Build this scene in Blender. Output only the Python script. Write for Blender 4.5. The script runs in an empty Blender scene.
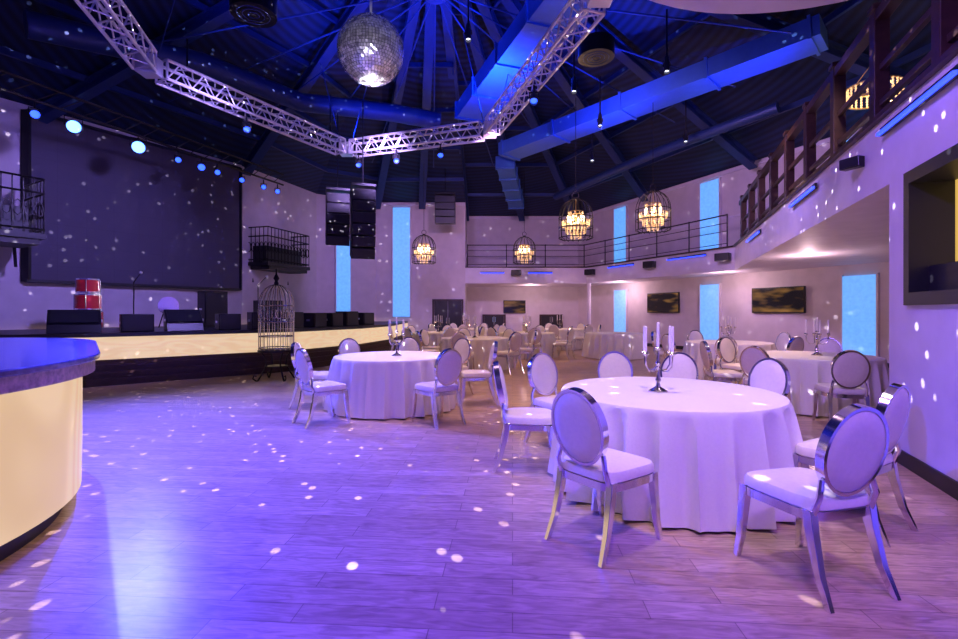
import bpy, math, random
from mathutils import Vector, Matrix
random.seed(7)
sc=bpy.context.scene
COL=sc.collection
pi=math.pi
# ------------------------------------------------------------ materials
def newmat(name):
    m=bpy.data.materials.new(name); m.use_nodes=True
    return m,m.node_tree,m.node_tree.nodes['Principled BSDF']
def mat(name,col,rough=.5,metal=0.,emit=None,es=0.,var=.06,scale=6.,bump=0.,coat=0.):
    m,nt,b=newmat(name)
    N=nt.nodes; L=nt.links
    tc=N.new('ShaderNodeTexCoord'); nz=N.new('ShaderNodeTexNoise'); nz.inputs['Scale'].default_value=scale; nz.inputs['Detail'].default_value=4
    L.new(tc.outputs['Object'],nz.inputs['Vector'])
    rp=N.new('ShaderNodeValToRGB')
    rp.color_ramp.elements[0].position=.3; rp.color_ramp.elements[1].position=.7
    rp.color_ramp.elements[0].color=(*[c*(1-var) for c in col],1)
    rp.color_ramp.elements[1].color=(*[min(1,c*(1+var)) for c in col],1)
    L.new(nz.outputs['Fac'],rp.inputs['Fac']); L.new(rp.outputs['Color'],b.inputs['Base Color'])
    b.inputs['Roughness'].default_value=rough; b.inputs['Metallic'].default_value=metal
    b.inputs['Coat Weight'].default_value=coat
    if emit: 
        b.inputs['Emission Color'].default_value=(*emit,1); b.inputs['Emission Strength'].default_value=es
    if bump:
        bp=N.new('ShaderNodeBump'); bp.inputs['Strength'].default_value=bump; bp.inputs['Distance'].default_value=.01
        L.new(nz.outputs['Fac'],bp.inputs['Height']); L.new(bp.outputs['Normal'],b.inputs['Normal'])
    return m
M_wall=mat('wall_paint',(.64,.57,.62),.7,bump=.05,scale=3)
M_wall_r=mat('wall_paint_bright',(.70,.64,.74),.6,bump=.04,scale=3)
M_dark=mat('black_paint',(.012,.012,.018),.45)
M_blk=mat('black_metal',(.015,.015,.02),.35,.4)
M_iron=mat('wrought_iron',(.02,.018,.02),.4,.7)
M_leather=mat('white_leather',(.86,.79,.70),.42,bump=.08,scale=40,var=.03)
M_cloth=mat('white_tablecloth',(.86,.82,.74),.75,bump=.1,scale=60,var=.02)
M_chrome=mat('polished_chrome',(.85,.85,.9),.14,1.,var=.02)
M_alu=mat('aluminium',(.85,.85,.88),.3,.5,var=.04)
M_silver=mat('tarnished_silver',(.6,.55,.5),.2,1.)
M_wax=mat('candle_wax',(.85,.8,.75),.5)
M_brown=mat('dark_brown_wood',(.04,.016,.014),.4,scale=12,var=.3)
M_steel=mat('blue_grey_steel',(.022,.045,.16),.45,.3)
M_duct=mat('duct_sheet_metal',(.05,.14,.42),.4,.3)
M_panel=mat('cyan_light_panel',(.3,.5,.8),.5,emit=(.09,.44,1.),es=.8,var=.12,scale=9)
M_led=mat('blue_led',(.1,.1,.9),.3,emit=(.015,.05,1.),es=3.2)
M_lens=mat('blue_lamp_lens',(.3,.4,1),.2,emit=(.08,.22,1.),es=7)
M_lensd=mat('dim_lamp_lens',(.1,.2,1),.2,emit=(.02,.07,1.),es=4)
M_lensw=mat('white_lamp_lens',(1,1,1),.2,emit=(.7,.75,1.),es=3)
M_bulb=mat('warm_bulb',(1,.8,.5),.3,emit=(1,.72,.42),es=12)
M_crystal=mat('amber_crystal',(.9,.6,.3),.1,.3,emit=(1,.6,.28),es=1.0,var=.3,scale=60)
M_gold=mat('gold_frame',(.7,.5,.2),.3,.9)
M_red=mat('red_drum_shell',(.6,.02,.03),.25,coat=.5)
M_white=mat('white_plastic',(.8,.8,.82),.4)
M_window=mat('warm_room_glow',(.4,.3,.1),.7,emit=(.75,.5,.12),es=.75,scale=2,var=.3)
M_deck=mat('stage_deck_black',(.02,.02,.03),.4)
# dark tv screen, warm reflection painted in as a dim emission band
M_screen,nt,b=newmat('tv_screen_painted_warm_reflection'); N=nt.nodes;L=nt.links
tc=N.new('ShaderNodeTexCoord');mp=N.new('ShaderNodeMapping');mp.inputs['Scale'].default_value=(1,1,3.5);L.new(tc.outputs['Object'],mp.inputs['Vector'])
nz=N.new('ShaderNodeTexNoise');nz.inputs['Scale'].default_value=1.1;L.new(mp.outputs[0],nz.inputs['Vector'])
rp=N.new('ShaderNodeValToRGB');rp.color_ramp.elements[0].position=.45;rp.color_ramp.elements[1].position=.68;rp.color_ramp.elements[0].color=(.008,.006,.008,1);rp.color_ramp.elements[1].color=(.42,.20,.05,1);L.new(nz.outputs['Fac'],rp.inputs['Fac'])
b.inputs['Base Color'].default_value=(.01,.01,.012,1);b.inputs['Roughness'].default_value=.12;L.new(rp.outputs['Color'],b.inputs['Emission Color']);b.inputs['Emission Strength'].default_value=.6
# projection screen
M_scr,nt,b=newmat('dark_led_wall'); N=nt.nodes;L=nt.links
tc=N.new('ShaderNodeTexCoord'); br=N.new('ShaderNodeTexBrick'); br.offset=0
br.inputs['Scale'].default_value=1; br.inputs['Brick Width'].default_value=.5; br.inputs['Row Height'].default_value=.5; br.inputs['Mortar Size'].default_value=.004
br.inputs['Color1'].default_value=(.08,.07,.11,1); br.inputs['Color2'].default_value=(.085,.075,.115,1); br.inputs['Mortar'].default_value=(.065,.055,.095,1)
sx=N.new('ShaderNodeSeparateXYZ'); cx=N.new('ShaderNodeCombineXYZ'); L.new(tc.outputs['Object'],sx.inputs[0]); L.new(sx.outputs['Y'],cx.inputs['X']); L.new(sx.outputs['Z'],cx.inputs['Y'])
L.new(cx.outputs[0],br.inputs['Vector']); L.new(br.outputs['Color'],b.inputs['Base Color']); b.inputs['Roughness'].default_value=.7
# wood floor
M_floor,nt,b=newmat('wood_plank_floor'); N=nt.nodes;L=nt.links
tc=N.new('ShaderNodeTexCoord'); mp=N.new('ShaderNodeMapping'); mp.inputs['Rotation'].default_value=(0,0,math.radians(4)); L.new(tc.outputs['Object'],mp.inputs['Vector'])
br=N.new('ShaderNodeTexBrick'); br.offset=.37; L.new(mp.outputs[0],br.inputs['Vector'])
br.inputs['Scale'].default_value=1; br.inputs['Brick Width'].default_value=1.0; br.inputs['Row Height'].default_value=.14; br.inputs['Mortar Size'].default_value=.0025; br.inputs['Bias'].default_value=0
br.inputs['Color1'].default_value=(.46,.31,.21,1); br.inputs['Color2'].default_value=(.60,.43,.30,1); br.inputs['Mortar'].default_value=(.24,.15,.10,1)
mp2=N.new('ShaderNodeMapping'); mp2.inputs['Scale'].default_value=(1.6,9,1); L.new(mp.outputs[0],mp2.inputs['Vector'])
nz=N.new('ShaderNodeTexNoise'); nz.inputs['Scale'].default_value=3; nz.inputs['Detail'].default_value=8; nz.inputs['Distortion'].default_value=1.6; L.new(mp2.outputs[0],nz.inputs['Vector'])
rp=N.new('ShaderNodeValToRGB'); rp.color_ramp.elements[0].position=.3; rp.color_ramp.elements[1].position=.65; rp.color_ramp.elements[0].color=(.62,.56,.52,1); rp.color_ramp.elements[1].color=(1.08,1.06,1.03,1); L.new(nz.outputs['Fac'],rp.inputs['Fac'])
mx=N.new('ShaderNodeMix'); mx.data_type='RGBA'; mx.blend_type='MULTIPLY'; mx.inputs['Factor'].default_value=1
L.new(br.outputs['Color'],mx.inputs['A']); L.new(rp.outputs['Color'],mx.inputs['B']); L.new(mx.outputs['Result'],b.inputs['Base Color'])
b.inputs['Roughness'].default_value=.28
bp=N.new('ShaderNodeBump'); bp.inputs['Strength'].default_value=.10; bp.inputs['Distance'].default_value=.01; L.new(nz.outputs['Fac'],bp.inputs['Height']); L.new(bp.outputs[0],b.inputs['Normal'])
# lit cream panel with flowing grain
def litmat(name,base,c1,c2,es,sc_,zst,freq=60):
    m,nt,b=newmat(name); N=nt.nodes;L=nt.links
    tc=N.new('ShaderNodeTexCoord'); mp=N.new('ShaderNodeMapping'); mp.inputs['Scale'].default_value=(1,1,zst); L.new(tc.outputs['Object'],mp.inputs['Vector'])
    nz=N.new('ShaderNodeTexNoise'); nz.inputs['Scale'].default_value=sc_*.6; nz.inputs['Detail'].default_value=2; L.new(mp.outputs[0],nz.inputs['Vector'])
    mu=N.new('ShaderNodeMath'); mu.operation='MULTIPLY'; mu.inputs[1].default_value=freq; L.new(nz.outputs['Fac'],mu.inputs[0])
    sn=N.new('ShaderNodeMath'); sn.operation='SINE'; L.new(mu.outputs[0],sn.inputs[0])
    ma=N.new('ShaderNodeMapRange'); ma.inputs[1].default_value=-1; ma.inputs[2].default_value=1; L.new(sn.outputs[0],ma.inputs[0])
    rp=N.new('ShaderNodeValToRGB'); rp.color_ramp.elements[0].color=(*c1,1); rp.color_ramp.elements[1].color=(*c2,1); rp.color_ramp.elements[1].position=.8; L.new(ma.outputs[0],rp.inputs['Fac'])
    b.inputs['Base Color'].default_value=(*base,1); L.new(rp.outputs['Color'],b.inputs['Emission Color']); b.inputs['Emission Strength'].default_value=es; b.inputs['Roughness'].default_value=.4
    return m
M_bar=litmat('backlit_onyx_bar',(.12,.08,.05),(.80,.53,.28),(.92,.64,.37),.86,1.0,.35,110)
M_stagelit=litmat('backlit_stage_fascia',(.25,.2,.14),(.84,.57,.33),(.92,.66,.41),.85,.9,6,70)
M_bartop=mat('polished_stone_top',(.15,.14,.2),.15,scale=20,var=.3)
M_barrim=mat('bar_rim_wood',(.5,.38,.34),.3,scale=30,var=.35)
# corrugated roof
M_roof,nt,b=newmat('corrugated_roof'); N=nt.nodes;L=nt.links
tc=N.new('ShaderNodeTexCoord'); wv=N.new('ShaderNodeTexWave'); wv.inputs['Scale'].default_value=1.6; wv.wave_type='RINGS'; wv.rings_direction='Z'; mpp=N.new('ShaderNodeMapping'); mpp.inputs['Location'].default_value=(1,-11,0)
L.new(tc.outputs['Object'],mpp.inputs['Vector']); L.new(mpp.outputs[0],wv.inputs['Vector'])
rp=N.new('ShaderNodeValToRGB'); rp.color_ramp.elements[0].color=(.002,.007,.030,1); rp.color_ramp.elements[1].color=(.007,.020,.085,1); L.new(wv.outputs['Fac'],rp.inputs['Fac']); L.new(rp.outputs['Color'],b.inputs['Base Color']); b.inputs['Roughness'].default_value=.6
# mirror ball
M_mirror,nt,b=newmat('mirror_tiles'); N=nt.nodes;L=nt.links
b.inputs['Metallic'].default_value=.7; b.inputs['Roughness'].default_value=.2
tc=N.new('ShaderNodeTexCoord'); wn=N.new('ShaderNodeTexVoronoi'); wn.inputs['Scale'].default_value=18; L.new(tc.outputs['Object'],wn.inputs['Vector'])
rp=N.new('ShaderNodeValToRGB'); rp.color_ramp.elements[0].color=(.3,.28,.35,1); rp.color_ramp.elements[1].color=(1,.97,1,1); L.new(wn.outputs['Color'],rp.inputs['Fac']); L.new(rp.outputs['Color'],b.inputs['Base Color'])

# ------------------------------------------------------------ mesh builder
class MB:
    def __init__(s): s.v=[];s.f=[]
    def add(s,vs,fs):
        n=len(s.v); s.v+= [tuple(v) for v in vs]; s.f+=[tuple(i+n for i in f) for f in fs]; return s
    def box(s,c,d,mx=None):
        x,y,z=d[0]/2,d[1]/2,d[2]/2
        vs=[Vector((a*x,b*y,e*z)) for e in(-1,1) for b in(-1,1) for a in(-1,1)]
        c=Vector(c)
        vs=[(mx@v if mx else v)+c for v in vs]
        return s.add(vs,[(0,2,3,1),(4,5,7,6),(0,1,5,4),(2,6,7,3),(0,4,6,2),(1,3,7,5)])
    def beam(s,p0,p1,w,h,up=(0,0,1)):
        p0=Vector(p0);p1=Vector(p1);d=(p1-p0).normalized();u=Vector(up)
        if abs(d.dot(u))>.98:u=Vector((0,1,0))
        a=d.cross(u).normalized();b=a.cross(d).normalized()
        vs=[p+a*sx*w/2+b*sy*h/2 for p in(p0,p1) for sx,sy in((-1,-1),(1,-1),(1,1),(-1,1))]
        return s.add(vs,[(0,1,2,3),(7,6,5,4),(0,4,5,1),(1,5,6,2),(2,6,7,3),(3,7,4,0)])
    def tube(s,pts,r,seg=8,closed=False):
        pts=[Vector(p) for p in pts];n=len(pts)
        if not hasattr(r,'__len__'): r=[r]*n
        vs=[];prev=None
        for i,p in enumerate(pts):
            if closed: t=pts[(i+1)%n]-pts[i-1]
            else: t=pts[min(i+1,n-1)]-pts[max(i-1,0)]
            t.normalize()
            if prev is None:
                u=Vector((0,0,1)) if abs(t.z)<.9 else Vector((1,0,0)); a=t.cross(u).normalized()
            else: a=(prev-t*prev.dot(t)).normalized()
            prev=a;b=t.cross(a)
            for k in range(seg):
                q=2*pi*k/seg; vs.append(p+(a*math.cos(q)+b*math.sin(q))*r[i])
        fs=[]
        for i in range(n if closed else n-1):
            j=(i+1)%n
            for k in range(seg):
                l=(k+1)%seg; fs.append((i*seg+k,i*seg+l,j*seg+l,j*seg+k))
        if not closed: fs.append(tuple(range(seg))[::-1]); fs.append(tuple((n-1)*seg+k for k in range(seg)))
        return s.add(vs,fs)
    def lathe(s,prof,seg=16,c=(0,0,0),mx=None):
        c=Vector(c);vs=[];n=len(prof)
        for r,z in prof:
            for k in range(seg):
                q=2*pi*k/seg;v=Vector((r*math.cos(q),r*math.sin(q),z)); vs.append((mx@v if mx else v)+c)
        fs=[(i*seg+k,i*seg+(k+1)%seg,(i+1)*seg+(k+1)%seg,(i+1)*seg+k) for i in range(n-1) for k in range(seg)]
        fs.append(tuple(range(seg))[::-1]);fs.append(tuple((n-1)*seg+k for k in range(seg)))
        return s.add(vs,fs)
    def sphere(s,c,r,seg=10,rings=6,sz=1):
        pr=[(max(1e-4,r*math.sin(pi*i/rings)),-r*sz*math.cos(pi*i/rings)) for i in range(rings+1)]
        return s.lathe(pr,seg,c)
    def prism(s,poly,z0,z1):
        n=len(poly)
        vs=[(x,y,z0) for x,y in poly]+[(x,y,z1) for x,y in poly]
        return s.add(vs,[tuple(range(n))[::-1],tuple(range(n,2*n))]+[(i,(i+1)%n,n+(i+1)%n,n+i) for i in range(n)])
    def obj(s,name,m,smooth=True,bevel=0,recalc=True):
        me=bpy.data.meshes.new(name); me.from_pydata(s.v,[],s.f); me.update()
        if recalc:
            import bmesh
            bm=bmesh.new();bm.from_mesh(me);bmesh.ops.recalc_face_normals(bm,faces=bm.faces);bm.to_mesh(me);bm.free()
        me.materials.append(m)
        if smooth:
            me.polygons.foreach_set('use_smooth',[True]*len(me.polygons)); me.set_sharp_from_angle(angle=.7)
        o=bpy.data.objects.new(name,me);COL.objects.link(o)
        if bevel:
            b=o.modifiers.new('bevel','BEVEL');b.width=bevel;b.segments=2;b.limit_method='ANGLE'
        return o
def tag(o,label,cat,group=None):
    o['label']=label;o['category']=cat
    if group:o['group']=group
    return o
def structure(o): o['kind']='structure'; return o
def thing(name,label,cat,parts,loc=(0,0,0),rot=0,group=None):
    e=bpy.data.objects.new(name,None);COL.objects.link(e);e.empty_display_size=.1
    for p in parts: p.parent=e
    e.location=loc;e.rotation_euler=(0,0,rot);tag(e,label,cat,group);return e
def clone(root,loc,rot,label=None):
    r=root.copy();COL.objects.link(r);r.location=loc;r.rotation_euler=(0,0,rot)
    if label:r['label']=label
    def rec(a,b):
        for c in list(a.children):
            d=c.copy();COL.objects.link(d);d.parent=b;d.matrix_parent_inverse=c.matrix_parent_inverse.copy();rec(c,d)
    rec(root,r);return r

# ------------------------------------------------------------ room shell
WT=6.2
structure(MB().prism([(-17,-4),(13,-4),(13,26),(-17,26)],-.2,0).obj('floor',M_floor,False))
def wallseg(name,p0,p1,z0,z1,m,t=.25,side=1):
    p0=Vector((*p0,0));p1=Vector((*p1,0));d=(p1-p0).normalized();n=Vector((-d.y,d.x,0))*side*t
    a,b,c,e=p0,p1,p1+n,p0+n
    return structure(MB().prism([(q.x,q.y) for q in(a,b,c,e)],z0,z1).obj(name,m,False))
LW0=(-13.8,5.6);LW1=(-7.75,15.7);LW2=(-6.6,19.5);LW3=(-4.5,21);BW0=(-.6,21);BW1=(-.6,24);BW2=(4.96,24);RW1=(10.8,10.5);RW2=(11.6,6)
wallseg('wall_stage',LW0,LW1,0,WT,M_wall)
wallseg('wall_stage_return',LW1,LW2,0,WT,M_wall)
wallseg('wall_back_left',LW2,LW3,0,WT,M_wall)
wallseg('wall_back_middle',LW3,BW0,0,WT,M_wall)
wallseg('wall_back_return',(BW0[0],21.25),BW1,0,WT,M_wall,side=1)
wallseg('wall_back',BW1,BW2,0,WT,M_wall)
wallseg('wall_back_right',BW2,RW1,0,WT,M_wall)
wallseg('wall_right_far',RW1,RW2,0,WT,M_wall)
def rl(Y,off=0):
    x=2.23+.377*Y; n=Vector((1,-.377)).normalized(); return (x+n.x*off,Y+n.y*off)
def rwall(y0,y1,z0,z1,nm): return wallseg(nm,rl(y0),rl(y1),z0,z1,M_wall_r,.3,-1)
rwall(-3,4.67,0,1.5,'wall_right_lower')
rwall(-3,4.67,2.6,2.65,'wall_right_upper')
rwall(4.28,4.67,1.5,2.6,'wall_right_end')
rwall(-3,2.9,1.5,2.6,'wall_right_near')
wb=MB(); p=[rl(-3,-.02),rl(4.68,-.02),rl(4.68,0),rl(-3,0)]; wb.prism(p,0,.13); structure(wb.obj('baseboard_right',M_dark,False))
def inoff(p0,p1,t): 
    d=(Vector(p1)-Vector(p0)).normalized();n=Vector((d.y,-d.x))*t
    return [tuple(p0),tuple(p1),tuple(Vector(p1)+n),tuple(Vector(p0)+n)]
for nm,a,b_ in(('back',BW1,BW2),('back_right',BW2,RW1),('back_middle',(-3.0,21),(-2.1,21))):
    structure(MB().prism(inoff(a,b_,.02),0,.13).obj('baseboard_'+nm,M_dark,False))
FA=rl(-3);FB=(4.0,4.67);FC=(7.62,14.3);FD=(4.7,21);FE=(-.6,21)
slab=[FA,FB,FC,FD,FE,BW1,BW2,RW1,RW2,(9.5,-3)]
structure(MB().prism(slab,2.65,3.35).obj('floor_upper',M_wall_r,False))
tr=MB()
for a,b_ in((FA,FC),(FC,FD),(FD,FE)):
    a3=Vector((*a,3.36));b3=Vector((*b_,3.36)); tr.beam(a3,b3,.1,.05)
structure(tr.obj('trim_1',M_brown,False))
cm=MB()
def mould(p0,p1,z,t=.04,h=.06):
    q=inoff(p0,p1,t);cm.prism(q,z,z+h)
for a,b_ in((LW3,BW0),(BW1,BW2),(BW2,RW1)):
    mould(a,b_,6.05,.06,.1)
    if a!=LW3: mould(a,b_,4.55);
structure(cm.obj('trim_2',M_wall_r,False))
AP=(-1.,11.,11.4)
ring=[LW0,LW1,LW2,LW3,BW0,(BW1[0],24),BW2,RW1,RW2,(9.5,-4),(-10,-4)]
cb=MB();n=len(ring)
vs=[(x,y,WT) for x,y in ring]+[AP]+[(x,y,WT+.15) for x,y in ring]+[(AP[0],AP[1],AP[2]+.15)]
fs=[(i,(i+1)%n,n) for i in range(n)]+[(n+1+i,n+1+(i+1)%n,2*n+1) for i in range(n)]+[(i,(i+1)%n,n+1+(i+1)%n,n+1+i) for i in range(n)]
cb.add(vs,fs);structure(cb.obj('ceiling',M_roof,False))
colm=MB().lathe([(.09,0),(.09,2.65)],16,(4.75,20.75,0)).obj('support_column',M_wall_r);tag(colm,'slim white round column holding up the upper gallery','column')

# ------------------------------------------------------------ roof steel
def rafter(a,b_,w=.28,h=.5,m=M_steel):
    a=Vector(a);b_=Vector(b_)
    o=MB();o.beam(a+Vector((0,0,-h/2)),b_+Vector((0,0,-h/2)),w,.05);o.beam(a,b_,w,.05);o.beam(a+Vector((0,0,-h/4)),b_+Vector((0,0,-h/4)),.05,h/2)
    return o.obj('rafter',m,False)
apx=Vector(AP)
rp_=[LW1,LW3,(-2.5,21),(-.6,23.8),(2.2,23.8),BW2,(6.9,19.5),(8.8,15),RW1,RW2,(10.5,2),(-10.5,11.2),LW0]
parts=[]
for q in rp_:
    a=Vector((q[0],q[1],WT-.0)); d=(apx-a)
    parts.append(rafter(a+d*.03+Vector((0,0,-.25)),a+d*.94+Vector((0,0,-.25))))
for k,fr in enumerate((.15,.3,.45,.6,.78)):
    for i in range(len(ring)):
        a=Vector((*ring[i],WT));b_=Vector((*ring[(i+1)%n],WT)); a=a.lerp(apx,fr)+Vector((0,0,-.2));b_=b_.lerp(apx,fr)+Vector((0,0,-.2))
        parts.append(MB().beam(a,b_,.08,.14).obj('purlin',M_steel,False))
parts.append(MB().lathe([(.25,8.6),(.35,8.7),(.35,9.0),(.12,9.1),(.12,11.1)],16,(AP[0],AP[1],0)).obj('hub',M_steel))
for i in range(20):
    q=2*pi*i/20+.1; c=Vector((AP[0],AP[1],8.8)); e=Vector((AP[0]+7.3*math.cos(q),AP[1]+7.3*math.sin(q),6.9+.0))
    parts.append(MB().tube([c,e],.02,6).obj('tie_rod',M_steel))
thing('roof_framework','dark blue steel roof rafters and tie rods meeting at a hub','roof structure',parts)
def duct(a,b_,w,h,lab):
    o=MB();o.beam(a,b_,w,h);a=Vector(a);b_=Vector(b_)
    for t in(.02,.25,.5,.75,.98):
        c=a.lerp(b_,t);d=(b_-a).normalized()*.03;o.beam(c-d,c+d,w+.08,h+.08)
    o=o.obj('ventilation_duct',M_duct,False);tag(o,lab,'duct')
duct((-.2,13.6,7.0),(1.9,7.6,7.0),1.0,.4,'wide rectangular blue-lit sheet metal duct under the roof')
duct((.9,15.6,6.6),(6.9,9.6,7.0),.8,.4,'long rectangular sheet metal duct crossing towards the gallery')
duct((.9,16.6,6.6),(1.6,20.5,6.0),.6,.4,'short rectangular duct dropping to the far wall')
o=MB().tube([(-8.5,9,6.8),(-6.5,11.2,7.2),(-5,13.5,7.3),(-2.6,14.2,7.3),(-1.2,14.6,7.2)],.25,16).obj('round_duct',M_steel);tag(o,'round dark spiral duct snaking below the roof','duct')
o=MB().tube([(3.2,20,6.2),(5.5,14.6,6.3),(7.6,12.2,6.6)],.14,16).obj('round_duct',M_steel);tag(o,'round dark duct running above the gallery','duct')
for (x,y,z) in((1.95,8.0,5.75),(-3.1,6.6,5.6)):
    f=MB().lathe([(.27,-.12),(.3,-.12),(.3,.15),(.24,.15),(.24,-.1)],20).obj('fan_housing',M_blk)
    g=MB()
    for r in(.07,.14,.21):g.tube([(r*math.cos(2*pi*i/20),r*math.sin(2*pi*i/20),-.12) for i in range(20)],.008,5,True)
    for i in range(6): g.beam((0,0,-.08),(.24*math.cos(i*pi/3),.24*math.sin(i*pi/3),-.08),.1,.015)
    g=g.obj('fan_grille',M_steel)
    r=MB().tube([(0,0,.1),(0,0,.95)],.02,6).obj('hanging_rod',M_steel)
    thing('ceiling_fan',"round black ventilation fan hung below the roof",'fan',[f,g,r],(x,y,z),.4,'ventilation fans')
sf=MB().lathe([(2.6,4.98),(2.75,5.0),(2.75,5.12),(2.6,5.14)],64,(3.12,3.05,0)).obj('ceiling_canopy',M_wall_r);tag(sf,'round pale ceiling canopy hung high by the gallery','ceiling canopy')

# ------------------------------------------------------------ trusses
TZ=5.5;tparts=[]
def truss(p0,p1,s=.32):
    p0=Vector(p0);p1=Vector(p1);d=(p1-p0);Ln=d.length;d.normalize();a=d.cross(Vector((0,0,1))).normalized();b_=Vector((0,0,1))
    cor=[(-1,-1),(1,-1),(1,1),(-1,1)];c=MB()
    P=lambda t,k:p0+d*t+a*cor[k][0]*s/2+b_*cor[k][1]*s/2
    for k in range(4):c.tube([P(0,k),P(Ln,k)],.028,6)
    nn=max(1,round(Ln/.42));st=Ln/nn
    for i in range(nn):
        for k in range(4):
            l=(k+1)%4
            c.tube([P(i*st,k),P((i+.5)*st,l)],.013,5);c.tube([P((i+.5)*st,l),P((i+1)*st,k)],.013,5)
    for i in (0,Ln):
        for k in range(4): c.tube([P(i,k),P(i,(k+1)%4)],.02,5)
    tparts.append(c.obj('truss_segment',M_alu))
TP=[(-4.3,4.0),(-5.5,8.0),(-3.35,12.1),(.25,10.8),(1.55,6.1),(1.0,3.2)]
for i in range(len(TP)-1):
    a=Vector((*TP[i],TZ));b_=Vector((*TP[i+1],TZ));d=(b_-a).normalized()*.2
    truss(a+d,b_-d)
for q in TP[1:-1]:
    o=MB();o.box((q[0],q[1],TZ),(.3,.3,.3));tparts.append(o.obj('truss_corner',M_alu,False,.02))
    for dx in(-.15,.15):
        tparts.append(MB().tube([(q[0]+dx,q[1],TZ+.18),(q[0]+dx*4,q[1]+dx,7.6)],.012,5).obj('suspension_cable',M_steel))
thing('lighting_truss','white aluminium box truss hanging in an open ring overhead','truss',tparts)

# ------------------------------------------------------------ mirror ball
def mirror_ball(loc,R):
    v=[];f=[];rings=34
    for i in range(rings):
        t0=pi*i/rings+.006;t1=pi*(i+1)/rings-.006;tm=(t0+t1)/2;nseg=max(4,int(2*rings*math.sin(tm)))
        for k in range(nseg):
            a0=2*pi*k/nseg;a1=2*pi*(k+1)/nseg;g=.08*(a1-a0)
            a0+=g;a1-=g;c=[]
            tilt=[random.uniform(-.005,.005) for _ in range(4)]
            for j,(t,a) in enumerate(((t0,a0),(t0,a1),(t1,a1),(t1,a0))):
                r=R+tilt[j];c.append((r*math.sin(t)*math.cos(a),r*math.sin(t)*math.sin(a),r*math.cos(t)))
            n0=len(v);v+=c;f.append((n0,n0+3,n0+2,n0+1))
    m=MB();m.add(v,f);tiles=m.obj('mirror_tile_skin',M_mirror,False,recalc=False)
    core=MB().sphere((0,0,0),R-.02,32,20).obj('ball_core',M_dark)
    capo=MB().lathe([(.06,R-.02),(.06,R+.06),(.02,R+.08),(.02,R+.3),(.012,R+.3),(.012,R+2.2)],12).obj('hanging_rod',M_alu)
    return thing('disco_ball','large mirrored disco ball hanging from the roof','disco ball',[tiles,core,capo],loc)
mirror_ball((-1.69,7.5,5.48),.51)

# ------------------------------------------------------------ balcony railings
def wood_rail():
    parts=[]
    ys=[2.8+1.2*i for i in range(10)]
    def P(Y,z): q=rl(Y,.12);return Vector((q[0],q[1],z))
    for Y in ys:
        o=MB();c=P(Y,0);ang=Matrix.Rotation(-math.atan(.377),3,'Z');o.box((c.x,c.y,4.0),(.14,.14,1.26),ang);o.box((c.x,c.y,4.66),(.17,.17,.06),ang);parts.append(o.obj('post',M_brown,False,.008))
    for z,w,h in((4.56,.12,.12),(4.0,.05,.07),(3.62,.05,.07)):
        parts.append(MB().beam(P(1.5,z),P(14.0,z),w,h).obj('handrail' if z>4.5 else 'rail',M_brown,False,.008))
    thing('gallery_railing','dark brown timber railing with square posts along the gallery','railing',parts)
wood_rail()
def iron_rail(pts,z0,h,nm,lab):
    parts=[];r=MB();ps=MB()
    for a,b_ in zip(pts[:-1],pts[1:]):
        a=Vector((*a,0));b_=Vector((*b_,0));L_=(b_-a).length
        for z in(h,h*.75,h*.5,h*.12):r.tube([a+Vector((0,0,z0+z)),b_+Vector((0,0,z0+z))],.022 if z==h else .012,6)
        n_=max(1,round(L_/1.5))
        for i in range(n_+1):
            c=a.lerp(b_,i/n_);ps.tube([c+Vector((0,0,z0)),c+Vector((0,0,z0+h+.03))],.022,6)
    parts=[r.obj('handrail',M_iron),ps.obj('posts',M_iron)]
    return thing(nm,lab,'railing',parts)
iron_rail([(7.5,14.5),(4.62,21.1),(-.5,21.1)],3.36,.98,'iron_railing','thin black iron railing along the far upper gallery')
def boxbalcony(c,w,dp,ang,lab):
    ps=[];fl=MB();fl.box((0,0,0),(w,dp,.12));fl.box((0,0,-.12),(w*.9,dp*.9,.12));fl.tube([(-w*.4,dp/2,-.12),(-w*.4,dp/2-.1,-.6)],.03);fl.tube([(w*.4,dp/2,-.12),(w*.4,dp/2-.1,-.6)],.03)
    fl.box((0,dp*.1,.35),(w*.8,dp*.6,.55))
    ps.append(fl.obj('balcony_floor',M_dark,False))
    g=MB();h=1.15;x,y=w/2-.03,dp/2-.03
    path=[(-x,y),(-x,-y),(x,-y),(x,y)]
    for a,b_ in zip(path[:-1],path[1:]):
        a=Vector((*a,.06));b_=Vector((*b_,.06));L_=(b_-a).length;d=(b_-a).normalized()
        for z in(.08,.85,h):g.tube([a+Vector((0,0,z)),b_+Vector((0,0,z))],.022,6)
        m_=int(L_/.16)
        for i in range(m_+1):
            cc=a.lerp(b_,i/m_);g.tube([cc,cc+Vector((0,0,h))],.013,5)
            if i<m_:
                c2=a.lerp(b_,(i+.5)/m_)+Vector((0,0,.5));g.tube([c2+d*.07*math.cos(t*pi/4)+Vector((0,0,.16*math.sin(t*pi/4))) for t in range(8)],.011,5,True)
    ps.append(g.obj('balcony_railing',M_iron))
    thing('box_balcony',lab,'balcony',ps,c,ang,group='small iron balconies by the stage')
boxbalcony((-7.02,16.9,3.0),2.2,.9,math.atan2(3.8,1.15),'small black balcony with scrolled iron railing beside the dark screen')
boxbalcony((-10.2,9.7,3.0),1.9,1.2,math.atan2(10.1,6.05),'small black balcony with scrolled iron railing above the stage wings')

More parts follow.
